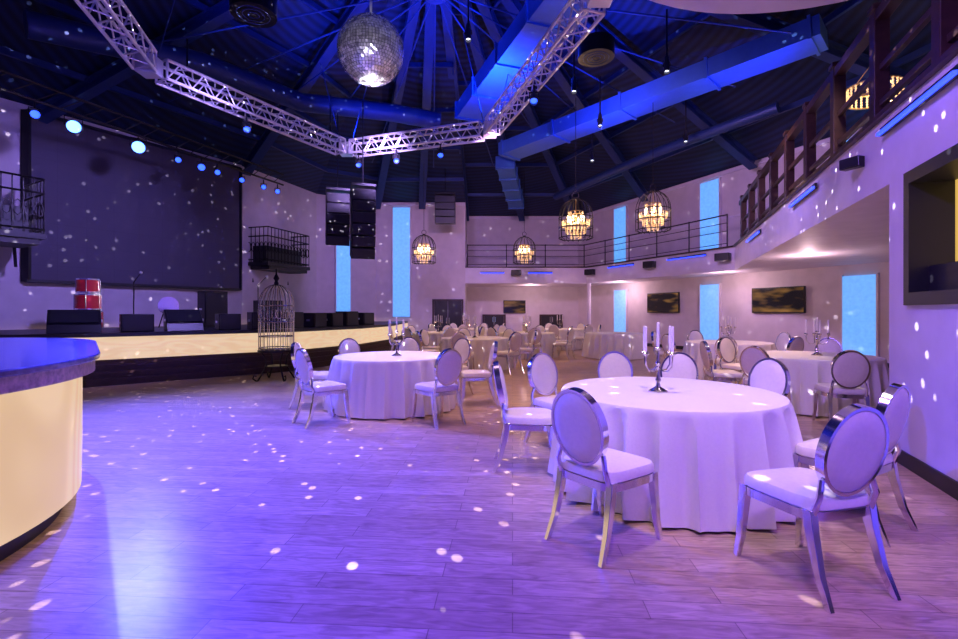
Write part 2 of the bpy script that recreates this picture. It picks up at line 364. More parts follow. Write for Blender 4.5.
# ------------------------------------------------------------ stage
SP=[(-13.0,6.95),(-10,7.9),(-7.25,8.85),(-4.35,11.35),(-3.35,13.6),(-2.95,16),(-3.1,20.9),(-4.6,20.75),(-6.5,19.3),(-7.6,15.6)]
def grow(poly,t,idx):
    out=[]
    for i,(x,y) in enumerate(poly):
        if i in idx:
            a=Vector(poly[i-1]);b_=Vector(poly[(i+1)%len(poly)]);d=(b_-a).normalized();nn=Vector((d.y,-d.x))*t;out.append((x+nn.x,y+nn.y))
        else:out.append((x,y))
    return out
fr=(1,2,3,4,5)
s1=MB().prism(grow(SP,-.05,fr),0,.5).obj('stage_base',M_brown,False)
s1b=MB()
gp=grow(SP,-.02,fr)
for i in range(0,6):
    a=Vector((*gp[i],0));b_=Vector((*gp[i+1],0))
    for z in(.12,.25,.38):s1b.beam(a+Vector((0,0,z)),b_+Vector((0,0,z)),.03,.05)
s1b=s1b.obj('base_slats',M_brown,False)
s2=MB().prism(SP,.5,.93).obj('lit_fascia',M_stagelit,False)
s3=MB().prism(grow(SP,.06,fr),.93,1.0).obj('stage_deck',M_deck,False)
thing('stage','raised stage with glowing cream fascia and dark timber base','stage',[s1,s1b,s2,s3])
d=(Vector(LW1)-Vector(LW0)).normalized();nn=Vector((d.y,-d.x))
def on_wall(p,t): 
    q=Vector(LW0)+d*((Vector(p)-Vector(LW0)).dot(d));return q+nn*t
A=on_wall((-10.35,11),.02);B=on_wall((-7.75,15.5),.02)
o=MB().prism([tuple(A),tuple(B),tuple(B+nn*.12),tuple(A+nn*.12)],2.15,6.0).obj('screen_surface',M_scr,False)
fb=MB()
for z in(2.12,6.03):fb.beam((*(A+nn*.08),z),(*(B+nn*.08),z),.18,.07)
for q in(A,B):fb.beam((*(q+nn*.08),2.1),(*(q+nn*.08),6.05),.18,.07)
fb=fb.obj('screen_frame',M_dark,False)
thing('led_wall','huge dark blank projection screen behind the stage','screen',[o,fb])
def speaker_box(name,loc,rot,dim,lab,cat,group=None,wedge=False):
    w,dp,h=dim
    b=MB()
    if wedge:
        b.add([(-w/2,-dp/2,0),(w/2,-dp/2,0),(w/2,dp/2,0),(-w/2,dp/2,0),(-w/2,-dp*.35,h*.35),(w/2,-dp*.35,h*.35),(w/2,dp/2,h),(-w/2,dp/2,h)],[(3,2,1,0),(4,5,6,7),(0,1,5,4),(2,3,7,6),(0,4,7,3),(1,2,6,5)])
    else:b.box((0,0,h/2),dim)
    body=b.obj('cabinet_body',M_blk,False,.012)
    g=MB()
    if not wedge:
        g.box((0,-dp/2-.012,h/2),(w*.9,.02,h*.86))
    else:
        g.box((0,dp*.04,h*.7),(w*.88,dp*.85,.015),Matrix.Rotation(math.atan2(h*.65,dp*.85),3,'X'))
    gr=g.obj('speaker_grille',M_dark,False)
    k=MB()
    for sx in(-1,1): k.box((sx*(w/2+.008),0,h*.5),(.015,.12,.05))
    hd=k.obj('handle',M_alu,False)
    return thing(name,lab,cat,[body,gr,hd],loc,rot,group)
SR=math.radians(40)
gear=[(-7.75,9.2,.8,.45),(-6.95,9.75,.55,.36),(-6.3,10.25,.68,.46),(-5.65,10.8,.45,.36),(-5.1,11.22,.5,.4),(-4.6,11.75,.4,.4),(-4.28,12.5,.42,.38),(-4.05,13.2,.42,.38),(-3.85,14.0,.5,.42),(-3.65,15.2,.5,.38)]
for i,(x,y,w,h) in enumerate(gear):
    r=SR if i<5 else math.radians(62)
    if i in(0,2):speaker_box('stage_monitor',(x,y,1),r,(w,.5,h),'black wedge floor monitor at the front of the stage','speaker','stage monitors',wedge=True)
    else:speaker_box('stage_speaker',(x,y,1),r,(w,.42,h),'low black speaker cabinet at the stage edge','speaker','stage speaker cabinets')
speaker_box('guitar_amplifier',(-7.1,12.8,1),math.radians(55),(.6,.4,.95),'black amplifier stack standing at the rear of the stage','amplifier')
speaker_box('subwoofer',(-6.4,14.6,1),math.radians(55),(.7,.5,.75),'black subwoofer cabinet standing on the stage','speaker')
def drum(x,y):
    ps=[]
    for z,h,r in((.05,.36,.26),(.46,.32,.23),(.83,.28,.2)):
        ps.append(MB().lathe([(r,z),(r,z+h)],24).obj('drum_shell',M_red))
        hp=MB()
        for zz in(z,z+h):hp.lathe([(r+.001,zz-.015),(r+.015,zz-.015),(r+.015,zz+.015),(r+.001,zz+.015)],24)
        for k in range(6):hp.tube([((r+.02)*math.cos(k*pi/3),(r+.02)*math.sin(k*pi/3),z),((r+.02)*math.cos(k*pi/3),(r+.02)*math.sin(k*pi/3),z+h)],.008,5)
        ps.append(hp.obj('drum_hoop',M_chrome))
        ps.append(MB().lathe([(r-.005,z+h),(r-.005,z+h+.01)],24).obj('drum_head',M_white))
    st=MB();st.tube([(0,.0,0.01),(0,0,.9)],.02)
    for k in range(3):st.tube([(0,0,.03),(.3*math.cos(k*2.1),.3*math.sin(k*2.1),.013)],.012,5)
    ps.append(st.obj('drum_stand',M_chrome))
    thing('drum_stack','stack of red drums with chrome hoops on the stage','drums',ps,(x,y,1.0))
drum(-8.55,10.5)
def mic(x,y):
    s=MB();s.tube([(0,0,0),(0,0,1.1)],.012,6)
    for k in range(3):s.tube([(0,0,.15),(.25*math.cos(k*2.1),.25*math.sin(k*2.1),.01)],.01,5)
    s.tube([(0,0,1.1),(.3,-.2,1.3)],.01,5)
    a=s.obj('stand',M_blk);b=MB().sphere((.32,-.21,1.32),.035).obj('microphone',M_alu)
    thing('microphone_stand','black boom microphone stand on the stage','microphone stand',[a,b],(x,y,1),0,'microphone stands')
mic(-8.2,11.4);mic(-5.8,12.6)
ps=[MB().lathe([(.2,-.06),(.2,.06)],28,(0,0,.55),Matrix.Rotation(pi/2,3,'X')).obj('drum_head',M_white),
    MB().lathe([(.205,-.07),(.23,-.07),(.23,.07),(.205,.07)],28,(0,0,.55),Matrix.Rotation(pi/2,3,'X')).obj('drum_hoop',M_chrome)]
s=MB();s.tube([(-.2,.0,0),(-.1,0,.37)],.015,6);s.tube([(.2,0,0),(.1,0,.37)],.015,6);s.tube([(0,.3,0),(0,.08,.5)],.012,6);ps.append(s.obj('stand',M_blk))
thing('bass_drum','round white drum on a small stand on the stage','drum',ps,(-7.9,12.2,1.01),.7)

def birdcage(loc):
    st=MB()
    for k in range(4):
        q=pi/4+k*pi/2;c,s_=math.cos(q),math.sin(q)
        st.tube([(r*c,r*s_,z) for r,z in((.42,.02),(.38,.0),(.3,.12),(.2,.3),(.22,.45),(.3,.58))],.018,7)
        st.tube([(r*c,r*s_,z) for r,z in((.42,.02),(.47,.06),(.45,.12),(.4,.1))],.014,6)
    st.lathe([(.34,.58),(.36,.58),(.36,.62),(.34,.62)],24);st.lathe([(.05,.25),(.22,.27),(.22,.29),(.05,.31)],20)
    a=st.obj('stand',M_iron)
    cg=MB();n_=20;R=.34
    for k in range(n_):
        q=2*pi*k/n_;c,s_=math.cos(q),math.sin(q)
        pts=[(R*c,R*s_,.62),(R*c,R*s_,1.1),(R*c,R*s_,1.55)]+[(R*math.cos(t)*c,R*math.cos(t)*s_,1.55+.42*math.sin(t)) for t in(.3,.6,.9,1.2,1.45)]
        cg.tube(pts,.008,5)
    for z in(.66,.9,1.2,1.53):cg.tube([(R*math.cos(2*pi*i/24),R*math.sin(2*pi*i/24),z) for i in range(24)],.012,6,True)
    for i in range(12):
        q=2*pi*i/12;cg.tube([(R*math.cos(q)+.06*math.cos(t)*-math.sin(q),R*math.sin(q)+.06*math.cos(t)*math.cos(q),1.36+.1*math.sin(t)) for t in[j*pi/4 for j in range(8)]],.007,5,True)
    b=cg.obj('cage_wires',M_silver)
    t=MB().lathe([(.02,1.95),(.05,1.99),(.03,2.04),(.06,2.1),(.02,2.18),(.012,2.3)],12).obj('finial',M_iron)
    f=MB().lathe([(.31,.60),(.31,.635)],24).obj('cage_tray',M_iron)
    thing('decorative_birdcage','tall wrought iron birdcage on curled legs by the stage','birdcage',[a,b,t,f],loc)
birdcage((-4.2,9.95,0))

# ------------------------------------------------------------ lights on stage pipe
pipe=MB().tube([(-9.0,7.6,5.42),(-6.2,15.2,5.42)],.03,8);pipe.tube([(-9.0,7.6,5.75),(-6.2,15.2,5.75)],.03,8)
for i in range(20):
    t=i/20;a=Vector((-9,7.6,5.42)).lerp(Vector((-6.2,15.2,5.42)),t);b_=Vector((-9,7.6,5.75)).lerp(Vector((-6.2,15.2,5.75)),t+.05);pipe.tube([a,b_],.012,5)
pipe=pipe.obj('lighting_bar',M_blk);tag(pipe,'long black ladder truss carrying the stage spotlights','lighting bar')
def aim(o,tgt):
    o.rotation_euler=(Vector(tgt)-o.location).to_track_quat('-Z','Y').to_euler()
def parcan(loc,tgt,r,lm,lab,grp='stage spotlights',hang=.22):
    mx=(Vector(tgt)-Vector(loc)).to_track_quat('Z','Y').to_matrix()
    body=MB().lathe([(r*.5,-.28),(r*.85,-.2),(r,-.05),(r,.1),(r*1.08,.1),(r*1.08,.13),(r*.93,.13),(r*.93,.06)],18,(0,0,0),mx).obj('lamp_housing',M_blk)
    lens=MB().lathe([(r*.9,.06),(r*.88,.075)],18,(0,0,0),mx).obj('lamp_lens',lm)
    yk=MB();x=mx@Vector((1,0,0));x.z=0
    if x.length<.01:x=Vector((1,0,0))
    x.normalize()
    yk.tube([x*r*1.1,x*r*1.1+Vector((0,0,r*1.4)),-x*r*1.1+Vector((0,0,r*1.4)),-x*r*1.1],.012,6);yk.tube([(0,0,r*1.4),(0,0,hang)],.018,6)
    yk=yk.obj('yoke',M_blk)
    return thing('stage_spotlight',lab,'spotlight',[body,lens,yk],loc,0,grp)
L1=(-9.0,7.6);L2=(-6.2,15.2)
for t,r,lm in((.1,.1,M_lensd),(.2,.08,M_lensd),(.28,.13,M_lens),(.44,.14,M_lens),(.56,.07,M_lensd),(.64,.09,M_lensd),(.7,.07,M_lensd),(.8,.07,M_lensd),(.9,.07,M_lensd),(.97,.07,M_lensd)):
    x=L1[0]+(L2[0]-L1[0])*t;y=L1[1]+(L2[1]-L1[1])*t
    parcan((x,y,5.16),(0,1,1.2),r,lm,'black spotlight with %s blue lens on the stage bar'%('a glaring' if lm is M_lens else 'a faint'))
for x,y in((-3.0,11.95),(-2.0,11.6),(-.9,11.2),(.95,8.3),(-4.65,9.6)):
    parcan((x,y,5.1),(x*.4,y*.5,0),.07,M_lensd,'small black spotlight clamped under the white truss','truss spotlights')
for x,y,z in((1.9,9.6,5.9),(2.9,11.5,5.95),(3.6,9.2,6.1),(3.3,14.,5.9),(-.2,9.0,6.6),(-3.9,12.6,6.0),(-6.2,10.2,6.1),(5.6,13.,6.1)):
    parcan((x,y,z),(x*.8,y*.8,0),.055,M_lensw,'tiny downlight hanging from the roof steel on a rod','roof downlights',1.1)

def linearray(loc,n_,w,rot,lab):
    ps=[];y=0;z=0;a=0
    fr_=MB().box((0,0,.1),(w,.5,.06));fr_.tube([(0,0,.1),(0,0,2.2)],.015,6);ps.append(fr_.obj('rigging_frame',M_blk,False))
    for i in range(n_):
        a=math.radians(1.2*i*i*.55);mx=Matrix.Rotation(a,3,'X');h=.27
        c=Vector((0,y,z))+mx@Vector((0,0,-h/2))
        b=MB().box(c,(w,.48,h-.008),mx);b.box(c+mx@Vector((0,-.25,0)),(w*.94,.03,h*.88),mx);ps.append(b.obj('speaker_cabinet',M_dark,False,.006))
        e=mx@Vector((0,0,-h));y+=e.y;z+=e.z
    thing('line_array_speaker',lab,'speaker',ps,loc,rot,'hanging line array speakers')
linearray((-3.8,12.9,4.55),5,.6,math.radians(20),'curved black line array loudspeaker hanging over the stage')
linearray((-2.83,11.7,4.35),6,.56,math.radians(20),'curved black line array loudspeaker hanging by the truss')
linearray((-1.35,19.2,6.0),4,.8,math.radians(0),'straight stack of dark loudspeakers hung at the far wall')

# ------------------------------------------------------------ wall panels, TVs, doors
rd=(Vector(RW1)-Vector(BW2)).normalized();rn=Vector((rd.y,-rd.x))
Q0=Vector((5.65,22.4))
def rp2(s,t=0): 
    q=Q0+Vector((.396,-.918))*s; q=Vector(BW2)+rd*((q-Vector(BW2)).dot(rd)); return q+rn*t
def wallbox(c,dirv,nv,w,t,z0,z1,off=.005):
    a=c-dirv*w/2+nv*off;b_=c+dirv*w/2+nv*off
    return [tuple(a),tuple(b_),tuple(b_+nv*t),tuple(a+nv*t)]
def panel(c,dirv,nv,w,z0,z1,g='glowing wall panels'):
    o=MB().prism(wallbox(c,dirv,nv,w,.09,z0,z1),z0,z1).obj('light_panel',M_panel,False);f=MB()
    for sg in(-1,1):
        cc=c+dirv*sg*(w/2+.02);f.prism(wallbox(cc,dirv,nv,.04,.1,z0,z1),z0-.04,z1+.04)
    f=f.obj('panel_edge',M_wall_r,False)
    return thing('wall_light_panel','tall glowing cyan textured panel on the wall','light panel',[o,f],group=g)
for s in(1.5,6.17,10.8):
    panel(rp2(s),rd,rn,.78,.3,2.35);panel(rp2(s),rd,rn,.78,3.45,5.95)
ex=Vector((1,0));ny=Vector((0,-1))
panel(Vector((-3.38,21)),ex,ny,.74,1.2,5.95)
d2=(Vector(LW3)-Vector(LW2)).normalized();n2=Vector((d2.y,-d2.x))
panel(Vector(LW2).lerp(Vector(LW3),.42),d2,n2,.6,1.3,4.4)
def tv(c,dirv,nv,w,h,z,lab):
    a=MB().prism(wallbox(c,dirv,nv,w,.06,0,0,.04),z-h/2,z+h/2).obj('screen_frame',M_dark,False,.01)
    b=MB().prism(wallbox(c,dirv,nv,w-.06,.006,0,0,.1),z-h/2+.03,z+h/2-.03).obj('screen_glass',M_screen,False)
    m_=MB().prism(wallbox(c,dirv,nv,.3,.035,0,0,.005),z-.15,z+.15).obj('wall_bracket',M_blk,False)
    thing('television',lab,'television',[a,b,m_],group='wall televisions')
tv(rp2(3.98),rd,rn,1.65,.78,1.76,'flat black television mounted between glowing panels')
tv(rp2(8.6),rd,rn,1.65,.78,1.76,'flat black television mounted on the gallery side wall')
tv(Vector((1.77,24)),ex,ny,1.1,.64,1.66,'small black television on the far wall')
def door(n_,c,w,h):
    ps=[MB().prism(wallbox(c+ex*sx*w/4,ex,ny,w/2-.02,.05,0,0,.01),.01,h).obj('door_leaf',M_dark,False) for sx in(-1,1)]
    f=MB()
    for sx in(-1,1):f.prism(wallbox(c+ex*sx*(w/2+.04),ex,ny,.08,.08,0,0),0,h+.08)
    f.prism(wallbox(c,ex,ny,w,.08,0,0),h,h+.08);ps.append(f.obj('door_frame',M_brown,False))
    hd=MB()
    for sx in(-1,1):hd.tube([(c.x+sx*.06,c.y-.1,.9),(c.x+sx*.06,c.y-.1,1.15)],.012,6)
    ps.append(hd.obj('handle',M_chrome))
    e=thing('door_%d'%n_,'dark double door in the far wall','door',ps);e['kind']='structure'
door(1,Vector((-1.36,21)),1.2,1.88)
door(2,Vector((.75,24)),1.0,1.2)
door(3,Vector((3.6,24)),1.0,1.2)
y0,y1,z0,z1=2.9,4.28,1.5,2.6
fm=MB()
for (a,b_,c,e) in((y0-.02,y1+.02,z0-.04,z0+.07),(y0-.02,y1+.02,z1-.07,z1+.04),(y0-.02,y0+.07,z0+.07,z1-.07),(y1-.07,y1+.02,z0+.07,z1-.07)):
    fm.prism([rl(a,-.04),rl(b_,-.04),rl(b_,.28),rl(a,.28)],c,e)
fm.prism([rl(y0,.1),rl(y1,.1),rl(y1,.2),rl(y0,.2)],z0+.07,z0+.3)
structure(fm.obj('window_1',M_dark,False))
structure(MB().prism([rl(y0-.4,.42),rl(4.67,.42),rl(4.67,.47),rl(y0-.4,.47)],1.2,2.64).obj('wall_booth',M_window,False))
structure(MB().prism([rl(4.6,.3),rl(4.67,.3),rl(4.67,.42),rl(4.6,.42)],0,2.64).obj('wall_booth_end',M_dark,False))

def led(a,b_,lab='slim blue LED strip light fixed to the gallery edge'):
    a=Vector(a);b_=Vector(b_);o=MB().beam(a,b_,.03,.03).obj('led_tube',M_led,False)
    d_=(b_-a).normalized();nrm=Vector((-d_.y,d_.x,0))
    if nrm.dot(Vector((-.3,-.3,0)))<0 : nrm=-nrm
    h=MB().beam(a-nrm*.03+Vector((0,0,.02)),b_-nrm*.03+Vector((0,0,.02)),.03,.08).obj('strip_housing',M_blk,False)
    thing('led_strip',lab,'led light',[o,h],group='blue gallery strip lights')
def fl(Y,z,off=-.06):q=rl(Y,off);return (q[0],q[1],z)
led(fl(3.5,3.16),fl(4.75,3.16));led(fl(6.75,3.16),fl(8.0,3.16));led(fl(10.5,3.16),fl(12.0,3.16))
fd=(Vector(FD)-Vector(FC)).normalized();fnn=Vector((-fd.y,fd.x));
if fnn.y>0:fnn=-fnn
def f2(s,z,off=.06):q=Vector(FC)+fd*s+fnn*off;return(q.x,q.y,z)
led(f2(1.0,3.2),f2(2.6,3.2));led(f2(4.3,3.2),f2(5.8,3.2))
led((.05,20.93,3.1),(1.1,20.93,3.1));led((2.15,20.93,3.1),(3.2,20.93,3.1))
def wallspk(loc,rot,s=1,lab='small black wall speaker fixed to the gallery edge'):
    b=MB().box((0,0,0),(.42*s,.22*s,.24*s)).obj('cabinet_body',M_blk,False,.02*s);g=MB().box((0,-.12*s,0),(.38*s,.02*s,.2*s)).obj('speaker_grille',M_dark,False);k=MB().box((0,.13*s,0),(.1*s,.06*s,.1*s)).obj('bracket',M_blk,False)
    thing('wall_speaker',lab,'speaker',[b,g,k],loc,rot,'gallery wall speakers')
wallspk(f2(.25,3.05,.2),math.radians(-45));wallspk(f2(3.3,3.1,.2),math.radians(-45));wallspk(f2(6.8,3.1,.2),math.radians(-45))
wallspk((1.6,20.82,3.1),0)
wallspk(fl(5.3,3.05,-.09),math.radians(-70),.5)

# ------------------------------------------------------------ bar counter
C0=Vector((-4.33,2.47));U=Vector((-.634,.773))
def stadium(R,L_=1.7,n_=40):
    base=math.atan2(U.y,U.x);pts=[]
    for i in range(n_+1):
        q=base-pi/2-pi+pi*i/n_; pts.append(C0+Vector((math.cos(q),math.sin(q)))*R)
    for i in range(n_+1):
        q=base-pi/2+pi*i/n_; pts.append(C0+U*L_+Vector((math.cos(q),math.sin(q)))*R)
    return [tuple(p) for p in pts]
ps=[MB().prism(stadium(1.66),0,.14).obj('plinth',M_dark),MB().prism(stadium(1.76),.14,.97).obj('lit_front',M_bar),MB().prism(stadium(1.84),.97,1.06).obj('counter_edge',M_barrim),MB().prism(stadium(1.87),1.06,1.1).obj('counter_top',M_bartop,bevel=.01)]
thing('bar_counter','curved bar counter with glowing veined cream front and dark plinth','bar counter',ps)

# ------------------------------------------------------------ chair
def superoval(a,b,n_,p=2.0):
    out=[]
    for i in range(n_):
        q=2*pi*i/n_;c,s=math.cos(q),math.sin(q)
        out.append((a*abs(c)**(2/p)*(1 if c>0 else -1),b*abs(s)**(2/p)*(1 if s>0 else -1)))
    return out
def build_chair():
    n_=40;m=MB();lev=[(.93,.418),(1,.43),(1.0,.465),(.96,.485),(.8,.497),(.4,.502)]
    vs=[];
    for k,z in lev:
        for x,y in superoval(.225,.225,n_,5):
            w=1+.12*(y/.225)*.6
            vs.append((x*w*k,y*k,z))
    fs=[(i*n_+j,i*n_+(j+1)%n_,(i+1)*n_+(j+1)%n_,(i+1)*n_+j) for i in range(len(lev)-1) for j in range(n_)]+[tuple(range(n_)),tuple((len(lev)-1)*n_+j for j in range(n_))]
    m.add(vs,fs);seat=m.obj('seat',M_leather)
    m=MB();vs=[]
    for k,z in((.97,.375),(.985,.375),(.985,.42),(.6,.42)):
        for x,y in superoval(.225,.225,n_,5):vs.append((x*(1+.07*(y/.225))*k,y*k,z))
    fs=[(i*n_+j,i*n_+(j+1)%n_,((i+1)%4)*n_+(j+1)%n_,((i+1)%4)*n_+j) for i in range(3) for j in range(n_)]+[tuple(3*n_+j for j in range(n_)),tuple(range(n_))]
    m.add(vs,fs);frame=m.obj('seat_frame',M_chrome)
    tilt=Matrix.Rotation(math.radians(11),3,'X');cc=Vector((0,-.255,.725));n_=48
    def O(a,b,y):return [cc+tilt@Vector((a*math.cos(2*pi*i/n_),y,b*math.sin(2*pi*i/n_))) for i in range(n_)]
    a,b=.195,.232
    m=MB();L_=[O(a-.018,b-.018,-.024),O(a,b,-.024),O(a,b,.024),O(a-.018,b-.018,.024)]
    vs=[p for r in L_ for p in r];m.add(vs,[(i*n_+j,i*n_+(j+1)%n_,((i+1)%4)*n_+(j+1)%n_,((i+1)%4)*n_+j) for i in range(4) for j in range(n_)])
    for sx in(-1,1):
        p1=cc+tilt@Vector((sx*.155,0,-.145));m.tube([(sx*.18,-.2,.40),(sx*.176,-.235,.5),tuple(p1)],[.017,.016,.014],8)
    bf=m.obj('backrest_frame',M_chrome)
    m=MB()
    L_=[O(.02,.024,-.036),O(a*.55,b*.55,-.036),O(a-.05,b-.05,-.033),O(a-.019,b-.019,-.02),O(a-.019,b-.019,.02),O(a-.05,b-.05,.035),O(a*.55,b*.55,.045),O(.02,.024,.047)]
    vs=[p for r in L_ for p in r];k=len(L_);m.add(vs,[(i*n_+j,i*n_+(j+1)%n_,(i+1)*n_+(j+1)%n_,(i+1)*n_+j) for i in range(k-1) for j in range(n_)]+[tuple(range(n_)),tuple((k-1)*n_+j for j in range(n_))])
    bk=m.obj('backrest',M_leather)
    legs=[]
    def sq(pts,ws):
        m=MB();
        vs=[];
        for p,w in zip(pts,ws):
            for sx,sy in((-1,-1),(1,-1),(1,1),(-1,1)):vs.append((p[0]+sx*w,p[1]+sy*w*1.15,p[2]))
        k=len(pts);fs=[(i*4+j,i*4+(j+1)%4,(i+1)*4+(j+1)%4,(i+1)*4+j) for i in range(k-1) for j in range(4)]+[(0,1,2,3),tuple((k-1)*4+j for j in range(4))]
        m.add(vs,fs);return m.obj('leg',M_chrome,True,.003)
    for sx in(-1,1):
        legs.append(sq([(sx*.2,.195,.42),(sx*.205,.205,.3),(sx*.212,.22,.12),(sx*.222,.24,0)],[.022,.020,.017,.014]))
        legs.append(sq([(sx*.185,-.19,.43),(sx*.187,-.205,.32),(sx*.195,-.25,.14),(sx*.205,-.31,0)],[.022,.021,.017,.014]))
    return [seat,frame,bf,bk]+legs
CH=thing('banquet_chair','white leather oval-back chair with mirror chrome frame','chair',build_chair(),(.79,2.99,0),math.radians(38-90),'banquet chairs')
def chair(x,y,deg,lab=None):return clone(CH,(x,y,0),math.radians(deg-90),lab)
# ------------------------------------------------------------ table
def build_table(seed=1,R=.84,H=.76):
    rnd=random.Random(seed);n_=320
    ph=[rnd.uniform(0,6.28) for _ in range(5)]
    def fold(q):
        a=math.sin(13*q+ph[0]+.7*math.sin(2*q));b=math.sin(22*q+ph[1]+.9*math.sin(3*q+ph[3]))
        return .75*(1-abs(a))**1.3*1.6-.45+.4*b+.15*math.sin(5*q+ph[2])
    v=[(0,0,H)];f=[]
    lv=[(R*.5,H),(R*.9,H),(R*.985,H-.001),(R+.004,H-.006),(R+.012,H-.022)]
    rows=[[ (r,z) for _ in range(n_)] for r,z in lv]
    for t in[.05,.1,.17,.25,.34,.44,.55,.66,.77,.88,.96,1.0]:
        row=[]
        for k in range(n_):
            q=2*pi*k/n_;fo=fold(q);row.append((R+.012+.06*t+ .09*(t**.6)*fo,H-.022-(H-.022-.02)*t+ (.014*fo*t)))
        rows.append([(r,max(z,.006)) for r,z in row])
    for row in rows:
        for k,(r,z) in enumerate(row):
            q=2*pi*k/n_;v.append((r*math.cos(q),r*math.sin(q),z))
    for k in range(n_):f.append((0,1+k,1+(k+1)%n_))
    for i in range(len(rows)-1):
        for k in range(n_):f.append((1+i*n_+k,1+(i+1)*n_+k,1+(i+1)*n_+(k+1)%n_,1+i*n_+(k+1)%n_))
    m=MB();m.add(v,f);cl=m.obj('tablecloth',M_cloth,recalc=False);
    tp=MB().lathe([(R-.09,H-.04),(R-.09,H-.006)],48).obj('table_top',M_brown)
    pd=MB().lathe([(.3,0),(.3,.03),(.05,.06),(.05,H-.04)],20).obj('pedestal',M_blk)
    return [cl,tp,pd]
TB=thing('banquet_table','round banquet table under a floor-length white tablecloth','table',build_table(),(1.54,3.93,0),.3,'banquet tables')
T2=(-1.27,7.1);T3=(4.95,7.15);T5=(5.35,10.3)
far=[(-.1,12.0),(1.5,15.0),(-1.3,15.3),(3.1,18.4),(-.5,18.7)]
for i,(x,y) in enumerate([T2,T3,T5]+far):clone(TB,(x,y,0),1.1*i)
t=clone(TB,(4.16,14.8,0),.5,'small round table draped in white cloth under the gallery')
for c in[(1.76,2.59,104),(2.46,3.24,120),(.45,4.36,-4),(.84,5.02,-56),(1.52,5.15,-92),(2.08,5.07,-120),(2.56,4.52,205),
 (-1.97,6.10,42),(-.53,6.08,128),(-.04,7.35,185),(-2.44,7.15,0),(-2.05,8.0,-50),(-1.25,8.3,-90),(-.45,8.05,-128),
 (4.45,5.9,72),(3.85,6.45,32),(3.75,7.35,-8),(5.85,8.1,-135),(4.5,8.3,-68),(5.7,6.15,125),
 (4.15,9.95,15),(4.75,9.2,60),(5.75,9.1,110),(6.5,10.6,190),(5.3,11.5,-90),(4.3,11.0,-35)]:chair(*c)
for i,(x,y) in enumerate(far):
    for k in range(7):
        q=2*pi*(k+.3*i)/7;chair(x+1.22*math.cos(q),y+1.22*math.sin(q),math.degrees(q)+180)

# ------------------------------------------------------------ candelabra
def build_cand():
    m=MB().lathe([(.075,0),(.075,.008),(.05,.02),(.02,.04),(.012,.07),(.022,.09),(.012,.12),(.01,.2),(.02,.225),(.011,.25),(.009,.32)],20);stem=m.obj('stem',M_silver)
    arms=MB();ends=[(0,0,.34)]
    arms.lathe([(.018,.33),(.028,.345),(.014,.36)],12)
    for k in range(4):
        q=k*pi/2+.5;c,s=math.cos(q),math.sin(q)
        arms.tube([(r*c,r*s,z) for r,z in((.01,.2),(.05,.165),(.1,.17),(.135,.21),(.14,.28),(.14,.3))],.006,6)
        arms.lathe([(.01,.29),(.03,.31),(.016,.325)],12,(.14*c,.14*s,0));ends.append((.14*c,.14*s,.31))
    ar=arms.obj('arm',M_silver);ps=[stem,ar]
    for e in ends:ps.append(MB().lathe([(.011,e[2]),(.011,e[2]+.21),(.004,e[2]+.215)],10,(e[0],e[1],0)).obj('candle',M_wax))
    return ps
CD=thing('candelabra','five-armed silver candelabra with tall white candles','candelabra',build_cand(),(1.44,3.86,.762),0,'table candelabras')
for x,y,r in((-1.2,7.0,.4),(5.0,7.1,.7),(5.35,10.3,.2),(far[0][0],12,.9),(*far[1],.3),(*far[2],.1),(*far[3],.1),(*far[4],.1)):clone(CD,(x,y,.762),r)

# ------------------------------------------------------------ cage chandeliers
def build_chand():
    n_=16;R=.42;c=MB()
    for k in range(n_):
        q=2*pi*k/n_;a,b=math.cos(q),math.sin(q)
        pts=[(R*.75*a,R*.75*b,-.55),(R*a,R*b,-.5),(R*a,R*b,0)]+[(R*math.cos(t)*a,R*math.cos(t)*b,.48*math.sin(t)) for t in(.3,.6,.9,1.2,1.5)]
        c.tube(pts,.008,5)
    for z in(-.5,-.25,0):c.tube([(R*math.cos(2*pi*i/28),R*math.sin(2*pi*i/28),z) for i in range(28)],.012,6,True)
    c.tube([(.08*math.cos(2*pi*i/12),0,.57+.08*math.sin(2*pi*i/12)) for i in range(12)],.01,5,True)
    c.lathe([(.05,.46),(.06,.48),(.02,.52)],12)
    cage=c.obj('cage_frame',M_iron)
    cr=MB()
    for lv,(r,z,n2_) in enumerate(((.34,-.1,22),(.25,-.27,16),(.13,-.4,8),(.18,.12,10))):
        for i in range(n2_):
            q=2*pi*i/n2_
            for dz in(0,-.05,-.1):cr.sphere((r*math.cos(q)*(1-.3*abs(dz)),r*math.sin(q)*(1-.3*abs(dz)),z+dz),.016,6,4,1.4)
    crystals=cr.obj('crystal_drops',M_crystal);crystals['kind']='stuff'
    fr_=MB()
    for r,z in((.34,-.07),(.25,-.24),(.13,-.37),(.18,.15)):fr_.tube([(r*math.cos(2*pi*i/20),r*math.sin(2*pi*i/20),z) for i in range(20)],.01,5,True)
    fr_.tube([(0,0,-.4),(0,0,.5)],.012,6);fo=fr_.obj('inner_frame',M_gold)
    ps=[cage,crystals,fo]
    for i in range(6):
        q=i*pi/3;ps.append(MB().lathe([(.012,-.1),(.012,-.03),(.018,0),(.012,.03),(.002,.06)],8,(.2*math.cos(q),.2*math.sin(q),0)).obj('bulb',M_bulb))
    ps.append(MB().tube([(0,0,.64),(0,0,3.0)],.009,5).obj('chain',M_iron))
    return ps
CL=thing('birdcage_chandelier','iron birdcage chandelier with amber crystal drops','chandelier',build_chand(),(2.42,12.0,3.75),0,'birdcage chandeliers')
chl=[(2.42,12.,3.75),(4.35,12.,3.95),(-1.95,17.,3.65),(1.7,18.,3.75),(7.4,9.0,5.5)]
for p in chl[1:-1]:clone(CL,p,.3)
g=MB();cr=MB()
